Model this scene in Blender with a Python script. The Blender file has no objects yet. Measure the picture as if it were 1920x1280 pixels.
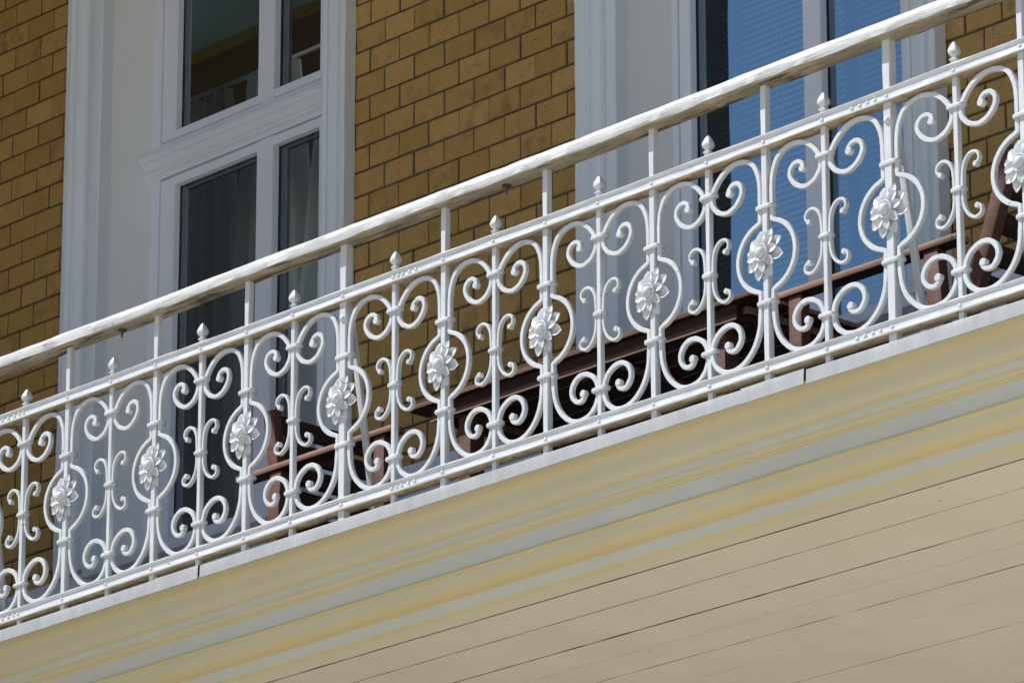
import bpy, bmesh, math, random
from mathutils import Vector, Matrix, noise
random.seed(7)
S = bpy.context.scene
COL = S.collection

# ------------------------------------------------------------------ camera
CAM = Vector((10.33115, -9.34199, -4.97586))
YAW, PITCH, ROLL, FPX = -0.82174, 0.32761, -0.00114, 9900.74
f = Vector((math.sin(YAW)*math.cos(PITCH), math.cos(YAW)*math.cos(PITCH), math.sin(PITCH)))
r = f.cross(Vector((0, 0, 1))).normalized()
u = r.cross(f)
r2 = math.cos(ROLL)*r + math.sin(ROLL)*u
u2 = -math.sin(ROLL)*r + math.cos(ROLL)*u
cd = bpy.data.cameras.new('camera')
cam = bpy.data.objects.new('camera', cd)
COL.objects.link(cam)
m = Matrix((r2, u2, -f)).transposed().to_4x4()
m.translation = CAM
cam.matrix_world = m
cd.sensor_width = 36.0
cd.lens = 36.0*FPX/1920.0
cd.clip_start = 0.1
cd.clip_end = 2000
S.camera = cam

# ------------------------------------------------------------------ sky + sun
SUN_DIR = Vector((-1.25, -1.0, 2.05)).normalized()      # towards the sun
EL = math.asin(SUN_DIR.z)
AZ = math.atan2(SUN_DIR.x, SUN_DIR.y)
w = bpy.data.worlds.new('World')
S.world = w
w.use_nodes = True
wn = w.node_tree
sky = wn.nodes.new('ShaderNodeTexSky')
sky.sky_type = 'NISHITA'
sky.sun_disc = False
sky.sun_elevation = EL
sky.sun_rotation = AZ % (2*math.pi)
sky.air_density = 1.0
sky.dust_density = 0.0
sky.ozone_density = 2.5
bg = wn.nodes['Background']
wn.links.new(sky.outputs[0], bg.inputs[0])
bg.inputs[1].default_value = 0.10
sl = bpy.data.lights.new('sun', 'SUN')
sl.energy = 5.0
sl.angle = math.radians(0.53)
sl.color = (1.0, 0.972, 0.93)
so = bpy.data.objects.new('sun', sl)
COL.objects.link(so)
so.rotation_euler = (-SUN_DIR).to_track_quat('-Z', 'Y').to_euler()
S.view_settings.view_transform = 'Standard'
S.view_settings.look = 'None'
S.view_settings.gamma = 1.0
S.view_settings.exposure = 0.12
S.cycles.max_bounces = 10
S.cycles.transparent_max_bounces = 16

# ------------------------------------------------------------------ materials
class NT:
    def __init__(s, name):
        s.m = bpy.data.materials.new(name)
        s.m.use_nodes = True
        s.t = s.m.node_tree
        s.b = s.t.nodes['Principled BSDF']
        s.pos = s.t.nodes.new('ShaderNodeNewGeometry')
    def n(s, kind, **kw):
        nd = s.t.nodes.new(kind)
        for k, v in kw.items():
            setattr(nd, k, v)
        return nd
    def l(s, a, b):
        s.t.links.new(a, b)
    def coord(s, scale=(1, 1, 1), rot=(0, 0, 0)):
        mp = s.n('ShaderNodeMapping')
        mp.inputs['Scale'].default_value = scale
        mp.inputs['Rotation'].default_value = rot
        s.l(s.pos.outputs['Position'], mp.inputs['Vector'])
        return mp.outputs[0]
    def noise(s, vec, scale, detail=4, rough=.55, lo=None, hi=None):
        nz = s.n('ShaderNodeTexNoise')
        nz.inputs['Scale'].default_value = scale
        nz.inputs['Detail'].default_value = detail
        nz.inputs['Roughness'].default_value = rough
        s.l(vec, nz.inputs['Vector'])
        o = nz.outputs['Fac']
        if lo is not None:
            o = s.ramp(o, lo, hi)
        return o
    def ramp(s, v, lo, hi, a=0.0, b=1.0):
        mr = s.n('ShaderNodeMapRange')
        mr.inputs['From Min'].default_value = lo
        mr.inputs['From Max'].default_value = hi
        mr.inputs['To Min'].default_value = a
        mr.inputs['To Max'].default_value = b
        s.l(v, mr.inputs['Value'])
        return mr.outputs[0]
    def math(s, op, a, b):
        mm = s.n('ShaderNodeMath', operation=op)
        for i, x in enumerate((a, b)):
            if isinstance(x, (int, float)):
                mm.inputs[i].default_value = x
            else:
                s.l(x, mm.inputs[i])
        return mm.outputs[0]
    def mix(s, fac, a, b):
        mx = s.n('ShaderNodeMix', data_type='RGBA')
        if isinstance(fac, (int, float)):
            mx.inputs[0].default_value = fac
        else:
            s.l(fac, mx.inputs[0])
        for i, x in ((6, a), (7, b)):
            if isinstance(x, tuple):
                mx.inputs[i].default_value = (*x, 1)
            else:
                s.l(x, mx.inputs[i])
        return mx.outputs[2]
    def col(s, c):
        if isinstance(c, tuple):
            s.b.inputs['Base Color'].default_value = (*c, 1)
        else:
            s.l(c, s.b.inputs['Base Color'])
    def bump(s, h, strength=.3, dist=.002):
        bp = s.n('ShaderNodeBump')
        bp.inputs['Strength'].default_value = strength
        bp.inputs['Distance'].default_value = dist
        s.l(h, bp.inputs['Height'])
        s.l(bp.outputs[0], s.b.inputs['Normal'])
    def rough(s, v):
        s.b.inputs['Roughness'].default_value = v
    def spec(s, v):
        s.b.inputs['Specular IOR Level'].default_value = v

def mat_iron(name='white_iron_paint', old=False):
    k = NT(name)
    p = k.coord()
    base = k.mix(k.noise(p, 14, 4, .6, .35, .7), (.675, .70, .73), (.60, .62, .645))
    grime = k.noise(p, 55, 6, .7, .60, .72)
    base = k.mix(k.math('MULTIPLY', grime, .55), base, (.50, .47, .40))
    rust = k.noise(k.coord((1, 1, 1)), 95, 5, .65, .67, .72)
    gate = k.noise(p, 6, 2, .5, .50, .62)
    base = k.mix(k.math('MULTIPLY', rust, gate), base, (.20, .11, .055))
    mark = k.noise(k.coord((.22, 1, 1)), 120, 4, .6, .66, .70)
    mgate = k.noise(p, 4.5, 2, .5, .50, .60)
    base = k.mix(k.math('MULTIPLY', k.math('MULTIPLY', mark, mgate), .8), base, (.10, .09, .075))
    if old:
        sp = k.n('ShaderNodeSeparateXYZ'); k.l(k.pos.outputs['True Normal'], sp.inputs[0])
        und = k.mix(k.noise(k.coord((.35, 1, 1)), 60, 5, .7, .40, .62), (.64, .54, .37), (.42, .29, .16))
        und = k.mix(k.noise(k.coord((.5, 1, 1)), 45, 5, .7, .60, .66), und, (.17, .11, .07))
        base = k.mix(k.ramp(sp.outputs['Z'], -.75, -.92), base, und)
    k.col(base); k.rough(.42); k.spec(.4)
    h = k.math('ADD', k.math('MULTIPLY', k.noise(p, 130, 3, .5), .6), k.noise(p, 420, 2, .5, .60, .75))
    k.bump(h, .45, .0022)
    return k.m
def mat_handrail():
    k = NT('white_weathered_wood_paint')
    p = k.coord((.22, 1, 1))
    base = k.mix(k.noise(p, 40, 5, .6, .35, .7), (.66, .675, .69), (.53, .535, .535))
    streak = k.noise(k.coord((.06, 1, 1)), 150, 4, .6, .54, .66)
    base = k.mix(k.math('MULTIPLY', streak, .5), base, (.38, .35, .30))
    chip = k.noise(k.coord((.22, 1, 1)), 58, 6, .72, .62, .65)
    base = k.mix(k.math('MULTIPLY', chip, .85), base, (.24, .20, .16))
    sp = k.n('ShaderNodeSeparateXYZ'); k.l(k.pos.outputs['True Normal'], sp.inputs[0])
    under = k.ramp(sp.outputs['Z'], -.35, -.75)          # underside: old paint, ground-bounce yellow put into its colour, flaked to bare wood
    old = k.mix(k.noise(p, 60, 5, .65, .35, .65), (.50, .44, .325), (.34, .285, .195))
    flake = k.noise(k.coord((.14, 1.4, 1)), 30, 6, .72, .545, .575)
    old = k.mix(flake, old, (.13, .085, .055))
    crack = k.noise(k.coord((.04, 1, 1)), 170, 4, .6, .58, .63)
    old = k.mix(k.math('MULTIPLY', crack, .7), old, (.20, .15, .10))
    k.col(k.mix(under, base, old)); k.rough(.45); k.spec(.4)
    h = k.math('ADD', k.noise(k.coord((.05, 1, 1)), 170, 4, .6), k.math('MULTIPLY', k.noise(p, 90, 4, .6), .7))
    k.bump(h, .55, .003)
    return k.m
def mat_brick():
    k = NT('ochre_brick')
    p = k.coord()
    rnd = k.pos.outputs['Random Per Island']
    base = k.mix(rnd, (.39, .233, .066), (.51, .312, .108))
    tone = k.n('ShaderNodeTexWhiteNoise', noise_dimensions='1D')
    k.l(rnd, tone.inputs['W'])
    dark = k.ramp(tone.outputs['Value'], .55, 1.0, 0, .55)
    blotch = k.noise(p, 17, 5, .65, .48, .70)
    base = k.mix(k.math('MULTIPLY', blotch, k.math('ADD', dark, .20)), base, (.15, .085, .035))
    base = k.mix(k.math('MULTIPLY', k.noise(p, 60, 4, .6, .45, .75), .35), base, (.36, .19, .05))
    spots = k.noise(p, 210, 2, .5, .63, .70)
    gate = k.noise(p, 9, 3, .5, .40, .58)
    base = k.mix(k.math('MULTIPLY', k.math('MULTIPLY', spots, gate), .85), base, (.05, .035, .025))
    k.col(base); k.rough(.62); k.spec(.3)
    k.bump(k.math('ADD', k.noise(p, 70, 6, .65), k.math('MULTIPLY', spots, -.6)), .7, .003)
    return k.m
def simple(name, a, b, scale=8, rough=.5, spec=.3, bumps=60, bs=.15, bd=.002, stretch=(1, 1, 1), third=None):
    k = NT(name)
    p = k.coord(stretch)
    c = k.mix(k.noise(p, scale, 5, .6, .35, .68), a, b)
    if third:
        col, sc, lo, hi, amt = third
        c = k.mix(k.math('MULTIPLY', k.noise(p, sc, 5, .65, lo, hi), amt), c, col)
    k.col(c); k.rough(rough); k.spec(spec)
    k.bump(k.noise(p, bumps, 4, .6), bs, bd)
    return k.m
def mat_glass(name, gain, tint):
    k = NT(name)
    k.t.nodes.remove(k.b)
    tr = k.n('ShaderNodeBsdfTransparent'); tr.inputs[0].default_value = (.90, .95, .95, 1)
    gl = k.n('ShaderNodeBsdfGlossy'); gl.inputs['Roughness'].default_value = .0
    gl.inputs['Color'].default_value = (*tint, 1)
    fr = k.n('ShaderNodeFresnel'); fr.inputs['IOR'].default_value = 1.5
    fac = k.math('MULTIPLY', fr.outputs[0], gain)
    mx = k.n('ShaderNodeMixShader')
    k.l(fac, mx.inputs[0]); k.l(tr.outputs[0], mx.inputs[1]); k.l(gl.outputs[0], mx.inputs[2])
    wob = k.n('ShaderNodeBump'); wob.inputs['Strength'].default_value = .05; wob.inputs['Distance'].default_value = .004
    k.l(k.noise(k.coord(), 2.2, 1, .5), wob.inputs['Height'])
    k.l(wob.outputs[0], gl.inputs['Normal'])
    k.l(mx.outputs[0], k.t.nodes['Material Output'].inputs[0])
    return k.m
def mat_soffit():
    k = NT('beige_painted_boards')
    p = k.coord()
    c = k.mix(k.noise(p, 3, 4, .6, .35, .65), (.85, .765, .605), (.80, .715, .56))
    c = k.mix(k.math('MULTIPLY', k.noise(k.coord((.3, 1, 1)), 30, 5, .6, .5, .8), .16), c, (.56, .48, .37))
    speck = k.noise(k.coord((.45, 1, 1)), 75, 5, .7, .665, .69)
    gate = k.noise(p, 2.2, 3, .5, .45, .6)
    c = k.mix(k.math('MULTIPLY', speck, gate), c, (.22, .16, .11))
    k.col(c); k.rough(.5); k.spec(.3)
    k.bump(k.noise(k.coord((.08, 1, 1)), 150, 4, .6), .25, .0015)
    return k.m
def mat_wood():
    k = NT('brown_stained_teak')
    p = k.coord((.12, 1, 1))
    c = k.mix(k.noise(p, 70, 5, .6, .35, .7), (.145, .064, .046), (.092, .039, .028))
    c = k.mix(k.math('MULTIPLY', k.noise(k.coord((.2, 1, 1)), 110, 4, .6, .5, .8), .45), c, (.25, .14, .105))
    k.col(c); k.rough(.55); k.spec(.25)
    k.bump(k.noise(p, 160, 4, .6), .3, .0015)
    return k.m
def mat_bleached():
    k = NT('bleached_teak_shaded_below')
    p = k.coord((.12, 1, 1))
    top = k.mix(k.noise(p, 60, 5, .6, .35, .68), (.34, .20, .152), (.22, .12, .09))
    low = k.mix(k.noise(p, 60, 5, .6, .35, .68), (.045, .02, .015), (.03, .014, .011))  # near-black underside: shade put into the colour
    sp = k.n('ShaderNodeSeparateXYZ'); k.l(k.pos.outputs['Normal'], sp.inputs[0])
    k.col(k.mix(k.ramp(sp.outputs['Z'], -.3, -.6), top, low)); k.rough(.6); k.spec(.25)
    k.bump(k.noise(p, 160, 4, .6), .3, .0015)
    return k.m
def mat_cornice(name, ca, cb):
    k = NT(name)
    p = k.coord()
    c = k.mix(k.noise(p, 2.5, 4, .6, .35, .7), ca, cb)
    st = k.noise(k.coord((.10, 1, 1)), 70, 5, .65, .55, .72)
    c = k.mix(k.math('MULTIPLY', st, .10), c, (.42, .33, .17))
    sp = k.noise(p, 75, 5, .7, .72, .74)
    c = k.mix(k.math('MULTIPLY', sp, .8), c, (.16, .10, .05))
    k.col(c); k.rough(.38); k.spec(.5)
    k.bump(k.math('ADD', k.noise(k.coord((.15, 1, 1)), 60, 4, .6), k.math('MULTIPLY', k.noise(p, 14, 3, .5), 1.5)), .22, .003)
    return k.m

M = dict(
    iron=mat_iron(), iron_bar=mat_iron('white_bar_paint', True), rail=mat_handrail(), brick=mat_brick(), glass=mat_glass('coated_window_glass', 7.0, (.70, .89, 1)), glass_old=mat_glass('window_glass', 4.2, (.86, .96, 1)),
    soffit=mat_soffit(), wood=mat_wood(), cornice=mat_cornice('cream_cornice_paint', (.68, .60, .395), (.65, .575, .375)), cornice_lip=mat_cornice('ochre_cornice_tone', (.70, .59, .33), (.665, .56, .31)), cornice_flat=mat_cornice('grey_cornice_tone', (.66, .635, .53), (.62, .595, .495)),
    mortar=simple('dark_mortar', (.065, .054, .044), (.115, .095, .076), 40, .9, .1, 200, .5, .002),
    trim=simple('white_trim_paint', (.73, .765, .82), (.69, .72, .77), 3, .45, .35, 45, .12, .002, (1, 1, .3), ((.55, .52, .48), 22, .66, .8, .35)),
    reveal=simple('pale_reveal_plaster', (.72, .735, .745), (.67, .68, .685), 5, .7, .2, 180, .25, .0015, (1, 1, .5)),
    frame=simple('white_window_frame', (.74, .76, .84), (.71, .73, .81), 4, .32, .4, 60, .05, .001),
    seal=simple('black_glazing_seal', (.012, .014, .018), (.02, .022, .026), 20, .5, .3),
    zinc=simple('grey_zinc_sheet', (.46, .472, .48), (.375, .387, .395), 6, .38, .5, 30, .12, .002, (3, 1, .4), ((.58, .585, .59), 28, .55, .75, .6)),
    slab=simple('dark_floor_coating', (.06, .057, .055), (.045, .042, .04), 10, .9, .1),
    curtain=simple('sheer_curtain_cloth', (.84, .85, .86), (.76, .77, .78), 30, .9, .05),
    blind=simple('grey_blind_slats', (.46, .46, .47), (.42, .42, .43), 5, .5, .3),
    ceiling=simple('pale_ceiling_paint', (.36, .56, .62), (.33, .52, .58), 2, .9, .05),
    mould=simple('yellow_cornice_paint', (.36, .31, .08), (.32, .275, .07), 4, .8, .1),
    roomwall=simple('brown_wallpaper', (.17, .115, .08), (.13, .09, .06), 4, .9, .05),
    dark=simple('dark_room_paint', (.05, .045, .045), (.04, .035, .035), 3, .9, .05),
    screw=simple('dark_iron', (.05, .05, .045), (.09, .08, .07), 60, .6, .4),
    ground=simple('pale_gravel_and_paving', (.55, .495, .40), (.475, .43, .345), .4, .95, .05, 20, .4, .01),
    blocker_face=simple('dark_blocker_face', (.085, .082, .085), (.10, .095, .095), 1.5, .95, .0),
    palefloor=simple('pale_room_paint', (.72, .70, .66), (.66, .64, .60), 3, .8, .1),
    roofwood=simple('brown_eaves_boards', (.10, .07, .045), (.07, .05, .035), 3, .8, .05),
    bleached=mat_bleached(), shadewood=simple('shade_darkened_teak', (.055, .026, .02), (.035, .017, .014), 60, .6, .2, 160, .3, .0015, (.3, 1, 1)),  # dark teak: shade put into the colour of slats, rails and apron
    nroof=simple('dark_roof_tiles', (.05, .04, .036), (.08, .055, .045), 3, .8, .1),
)

# ------------------------------------------------------------------ mesh helpers
def link(name, bm, mat, parent=None, smooth=None, mats=None):
    me = bpy.data.meshes.new(name)
    bmesh.ops.recalc_face_normals(bm, faces=bm.faces[:])
    bm.to_mesh(me); bm.free()
    for mt in (mats or [mat]):
        me.materials.append(mt)
    if smooth is not None:
        for pl in me.polygons:
            pl.use_smooth = True
        me.set_sharp_from_angle(angle=math.radians(smooth))
    o = bpy.data.objects.new(name, me)
    COL.objects.link(o)
    if parent:
        o.parent = parent
    return o
def thing(name, label, cat, group=None, loc=(0, 0, 0)):
    o = bpy.data.objects.new(name, None)
    o.empty_display_size = .1
    COL.objects.link(o)
    o.location = loc
    o['label'] = label; o['category'] = cat
    if group:
        o['group'] = group
    return o
def tag(o, label, cat, group=None):
    o['label'] = label; o['category'] = cat
    if group:
        o['group'] = group
    return o
def box(bm, x0, x1, y0, y1, z0, z1, bev=0, mi=0):
    b2 = bmesh.new()
    bmesh.ops.create_cube(b2, size=1)
    for v in b2.verts:
        v.co = Vector(((x0+x1)/2+v.co.x*(x1-x0), (y0+y1)/2+v.co.y*(y1-y0), (z0+z1)/2+v.co.z*(z1-z0)))
    if bev:
        bmesh.ops.bevel(b2, geom=b2.edges[:], offset=bev, segments=2, profile=.5, affect='EDGES')
    append(bm, b2, mi)
def append(bm, b2, mi=0, mtx=None):
    vs = {}
    for v in b2.verts:
        vs[v] = bm.verts.new(mtx @ v.co if mtx else v.co)
    for fc in b2.faces:
        try:
            nf = bm.faces.new([vs[v] for v in fc.verts])
            nf.material_index = mi
        except ValueError:
            pass
    b2.free()
def beam(bm, a, b, w, d, up=Vector((0, 0, 1)), bev=.003, mi=0):
    """rectangular bar from a to b; w across (perpendicular to up), d along up"""
    a = Vector(a); b = Vector(b)
    t = (b-a).normalized()
    s = t.cross(up).normalized()
    n = s.cross(t)
    b2 = bmesh.new()
    bmesh.ops.create_cube(b2, size=1)
    L = (b-a).length
    for v in b2.verts:
        v.co = Vector((v.co.x*L, v.co.y*w, v.co.z*d))
    if bev:
        bmesh.ops.bevel(b2, geom=b2.edges[:], offset=bev, segments=2, profile=.5, affect='EDGES')
    mt = Matrix((t, s, n)).transposed().to_4x4()
    mt.translation = (a+b)/2
    append(bm, b2, mi, mt)
def extrude_x(bm, prof, xs, closed=False, dz=None, dy=None, jitter=0):
    """sweep a (y,z) profile along x stations"""
    rows = []
    for x in xs:
        oz = dz(x) if dz else 0
        oy = dy(x) if dy else 0
        row = []
        for i, (y, z) in enumerate(prof):
            jy = jz = 0
            if jitter:
                jy = jitter*noise.noise(Vector((x*9, i*3.1, 1.3)))
                jz = jitter*noise.noise(Vector((x*9, i*3.1, 7.7)))
            row.append(bm.verts.new((x, y+oy+jy, z+oz+jz)))
        rows.append(row)
    n = len(prof)
    for a, b in zip(rows, rows[1:]):
        for i in range(n if closed else n-1):
            j = (i+1) % n
            bm.faces.new((a[i], a[j], b[j], b[i]))
    if closed:
        bm.faces.new(rows[0]); bm.faces.new(rows[-1][::-1])
def extrude_z(bm, prof, zs, closed=True, wob=None):
    rows = []
    for z in zs:
        rows.append([bm.verts.new((x+(wob(i, z) if wob else 0), y, z)) for i, (x, y) in enumerate(prof)])
    n = len(prof)
    for a, b in zip(rows, rows[1:]):
        for i in range(n if closed else n-1):
            j = (i+1) % n
            bm.faces.new((a[i], a[j], b[j], b[i]))
    if closed:
        bm.faces.new(rows[0]); bm.faces.new(rows[-1][::-1])
def catmull(pts, sub=6):
    out = []
    P = [Vector(p) for p in pts]
    P = [2*P[0]-P[1]] + P + [2*P[-1]-P[-2]]
    for i in range(1, len(P)-2):
        p0, p1, p2, p3 = P[i-1:i+3]
        for k in range(sub):
            t = k/sub
            out.append(.5*((2*p1)+(-p0+p2)*t+(2*p0-5*p1+4*p2-p3)*t*t+(-p0+3*p1-3*p2+p3)*t**3))
    out.append(P[-2].copy())
    return out
def sweep_plane(bm, pts, wid, dep, y0, cham=.002, lump=.0006, seed=0):
    """bar swept along a path in the (x,z) plane; wid(t) in plane, dep in y, centred at y0"""
    n = len(pts)
    rows = []
    for i, p in enumerate(pts):
        a = pts[max(i-1, 0)]; b = pts[min(i+1, n-1)]
        t = (b-a).normalized()
        nn = Vector((-t[1], t[0]))
        wd = wid(i/(n-1))/2*(1+2*lump/.006*noise.noise(Vector((i*.35, seed*9.1, 2))))
        d = dep/2
        sec = [(-wd+cham, -d), (wd-cham, -d), (wd, -d+cham), (wd, d-cham), (wd-cham, d), (-wd+cham, d), (-wd, d-cham), (-wd, -d+cham)]
        rows.append([bm.verts.new((p[0]+nn[0]*s, y0+yy, p[1]+nn[1]*s)) for s, yy in sec])
    for a, b in zip(rows, rows[1:]):
        for i in range(8):
            j = (i+1) % 8
            bm.faces.new((a[i], a[j], b[j], b[i]))
    bm.faces.new(rows[0]); bm.faces.new(rows[-1][::-1])
def disc_y(bm, cx, cz, rad, dep, y0, seg=16, cham=.002):
    prof = [(0, -dep/2), (rad-cham, -dep/2), (rad, -dep/2+cham), (rad, dep/2-cham), (rad-cham, dep/2), (0, dep/2)]
    rows = []
    for k in range(seg):
        a = 2*math.pi*k/seg
        rows.append([bm.verts.new((cx+rr*math.cos(a), y0+yy, cz+rr*math.sin(a))) for rr, yy in prof[1:-1]])
    for k in range(seg):
        A = rows[k]; B = rows[(k+1) % seg]
        for i in range(3):
            bm.faces.new((A[i], A[i+1], B[i+1], B[i]))
    bm.faces.new([rw[0] for rw in rows]); bm.faces.new([rw[-1] for rw in rows][::-1])
def dome(bm, c, rad, h, axis='-y', seg=10, rings=4):
    """rivet head / boss bulging towards -y"""
    rows = []
    for i in range(rings):
        a = math.pi/2*i/rings
        rows.append([bm.verts.new((c[0]+rad*math.cos(a)*math.cos(2*math.pi*k/seg), c[1]-h*math.sin(a), c[2]+rad*math.cos(a)*math.sin(2*math.pi*k/seg))) for k in range(seg)])
    top = bm.verts.new((c[0], c[1]-h, c[2]))
    for A, B in zip(rows, rows[1:]):
        for k in range(seg):
            j = (k+1) % seg
            bm.faces.new((A[k], A[j], B[j], B[k]))
    for k in range(seg):
        bm.faces.new((rows[-1][k], rows[-1][(k+1) % seg], top))
def square_lathe(bm, prof, cx, cy, pw=5.0, seg=16):
    """stacked rounded-square sections: prof = [(half size, z)]"""
    rows = []
    for h, z in prof:
        row = []
        for k in range(seg):
            a = 2*math.pi*(k+.5)/seg
            c, s = math.cos(a), math.sin(a)
            rr = h/((abs(c)**pw+abs(s)**pw)**(1/pw))
            row.append(bm.verts.new((cx+rr*c, cy+rr*s, z)))
        rows.append(row)
    for A, B in zip(rows, rows[1:]):
        for k in range(seg):
            j = (k+1) % seg
            bm.faces.new((A[k], A[j], B[j], B[k]))
    bm.faces.new(rows[0]); bm.faces.new(rows[-1][::-1])
def collar_mesh(hx, hy, rad, cy):
    """forged band wrapped round a bundle: rounded rectangle ring of round section"""
    bm = bmesh.new()
    path = []
    rc = min(hx, hy)*.75
    for sx, sy, a0 in ((1, 1, 0), (-1, 1, 90), (-1, -1, 180), (1, -1, 270)):
        for k in range(5):
            a = math.radians(a0+90*k/4)
            path.append((sx*(hx-rc)+rc*math.cos(a), sy*(hy-rc)+rc*math.sin(a), math.cos(a), math.sin(a)))
    rows = []
    for x, y, nx, ny in path:
        rows.append([bm.verts.new((x+nx*rad*.75*math.cos(b), cy+y+ny*rad*.75*math.cos(b), rad*1.1*math.sin(b))) for b in [2*math.pi*k/8 for k in range(8)]])
    n = len(rows)
    for i in range(n):
        A = rows[i]; B = rows[(i+1) % n]
        for k in range(8):
            j = (k+1) % 8
            bm.faces.new((A[k], A[j], B[j], B[k]))
    return bm
def lerp_table(tab):
    def fn(x):
        if x <= tab[0][0]: return tab[0][1]
        for (a, va), (b, vb) in zip(tab, tab[1:]):
            if x <= b:
                return va+(vb-va)*(x-a)/(b-a)
        return tab[-1][1]
    return fn
def frange(a, b, step):
    n = max(1, int(round((b-a)/step)))
    return [a+(b-a)*i/n for i in range(n+1)]

YC, YB, YF = 1.20, 1.25, 1.365       # casing front, brick face, window frame front
FLOOR = -.88
XMIN, XMAX = -4.99, 4.5

# ------------------------------------------------------------------ ground
bm = bmesh.new()
g = 400
for q in [((-g, -g), (g, -g), (g, g), (-g, g))]:
    bm.faces.new([bm.verts.new((x, y, -6.6)) for x, y in q])
o = link('ground', bm, M['ground']); o['kind'] = 'structure'

# ------------------------------------------------------------------ brick house
house = thing('brick_house', 'ochre brick house front with white moulded window casings behind the balcony', 'house')
def brick_panel(bm, bmm, x0, x1, z0, z1, zref, pitch, xref, pw=.1436, j=.0075):
    k = 0
    k0 = math.floor((z0-zref)/pitch); k1 = math.ceil((z1-zref)/pitch)
    for k in range(k0, k1):
        za = zref+k*pitch+j/2; zb = za+pitch-j; dzr = random.uniform(-.0012, .0012)
        za = max(za, z0); zb = min(zb, z1)
        if zb-za < .01: continue
        off = xref+(pw/2 if k % 2 else 0)
        n0 = math.floor((x0-off)/pw); n1 = math.ceil((x1-off)/pw)
        for n in range(n0, n1):
            xa = off+n*pw+j/2; xb = xa+pw-j
            xa = max(xa+random.uniform(-.0025, .0022), x0); xb = min(xb+random.uniform(-.0022, .0025), x1)
            if xb-xa < .012: continue
            yf = YB+random.uniform(-.0012, .0012)
            c = .0028
            def R(): return random.uniform(-.0014, .0014)
            fr = [bm.verts.new((x+R(), yf+R()*.5, z+R())) for x, z in ((xa+c, za+c), (xb-c, za+c), (xb-c, zb-c), (xa+c, zb-c))]
            bk = [bm.verts.new((x, yf+c, z)) for x, z in ((xa, za), (xb, za), (xb, zb), (xa, zb))]
            bb = [bm.verts.new((v.co.x, YB+.03, v.co.z)) for v in bk]
            bm.faces.new(fr)
            for i in range(4):
                q = (i+1) % 4
                bm.faces.new((fr[i], fr[q], bk[q], bk[i]))
                bm.faces.new((bk[i], bk[q], bb[q], bb[i]))
    for a, b in ((x0, x1),):
        vs = [bmm.verts.new((x, YB+.0055, z)) for x, z in ((a, z0), (b, z0), (b, z1), (a, z1))]
        bmm.faces.new(vs)
for args in ((-6.0, -3.25, .010, 2.55, 2.1445, .0833, -3.509), (-1.83, -.70, .010, 2.55, 1.4945, .0843, -1.526), (.77, 4.2, .010, 2.55, .7655, .0843, .860)):
    bmb, bmm = bmesh.new(), bmesh.new()
    brick_panel(bmb, bmm, *args)
    wall = link('brick_wall', bmb, M['brick'], house)
    link('mortar_bed', bmm, M['mortar'], wall)
bm = bmesh.new()
for cx, cz, rx, rz, sd in ((-.742, .985, .010, .030, 1), (-.755, 1.030, .005, .008, 2), (-.737, .945, .006, .014, 3)):
    vs = []
    for k in range(14):
        a = 2*math.pi*k/14
        q = 1+.45*noise.noise(Vector((math.cos(a)*1.5, math.sin(a)*1.5, sd*7)))
        vs.append(bm.verts.new((cx+rx*q*math.cos(a), YB-.0035, cz+rz*q*math.sin(a))))
    bm.faces.new(vs)
    res = bmesh.ops.extrude_face_region(bm, geom=bm.faces[-1:])
    for v in res['geom']:
        if isinstance(v, bmesh.types.BMVert):
            v.co.y += .006
link('paint_splash', bm, M['trim'], house)
# rendered base course under the bricks and the body of the wall round the openings
bm = bmesh.new()
box(bm, -6.0, 4.2, YB-.016, YB+.30, FLOOR-.1, .010)
for a, b in ((-6.0, -3.12), (-1.90, -.56), (.685, 4.2)):
    box(bm, a, b, YB+.032, YB+.30, .010, 2.55)
box(bm, -6.0, 4.2, YB+.001, YB+.30, 2.551, 2.759); box(bm, -6.0, 4.2, YB+.36, YB+.62, 2.941, 3.6)
link('base_course', bm, M['trim'], house)
# eaves over the upper balcony (shade the wall), above the picture
bm = bmesh.new()
box(bm, -4.995, 4.6, -.95, 1.6, 2.76, 2.94)
link('roof_overhang', bm, M['roofwood'], house)
bm = bmesh.new()
box(bm, -9.0, -5.0, -3.43, 1.19, -6.6, 4.2)  # unseen block added to cut left sky light and darken the pane reflections
link('sky_blocker', bm, M['blocker_face'], house)
# storey below, set back under the balcony
bm = bmesh.new()
box(bm, -6.4, 4.6, 2.5, 2.8, -6.6, -1.0)
link('lower_wall', bm, M['trim'], house)
bm = bmesh.new()
box(bm, -6.4, 4.6, 5.4, 5.6, -6.6, 4.0); box(bm, -6.4, -6.0, 1.56, 1.9, -1.0, 3.6); box(bm, -6.4, -6.0, 3.3, 5.4, -1.0, 3.6); box(bm, -6.4, -6.0, 1.9, 3.3, -1.0, 0); box(bm, -6.4, -6.0, 1.9, 3.3, 3.0, 3.6); box(bm, 4.2, 4.6, 1.56, 5.4, -1.0, 3.6)  # side wall left open: unseen gap added to light the room
box(bm, -6.4, 4.6, 1.6, 5.4, 3.6, 3.9)
link('house_body', bm, M['trim'], house)
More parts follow.
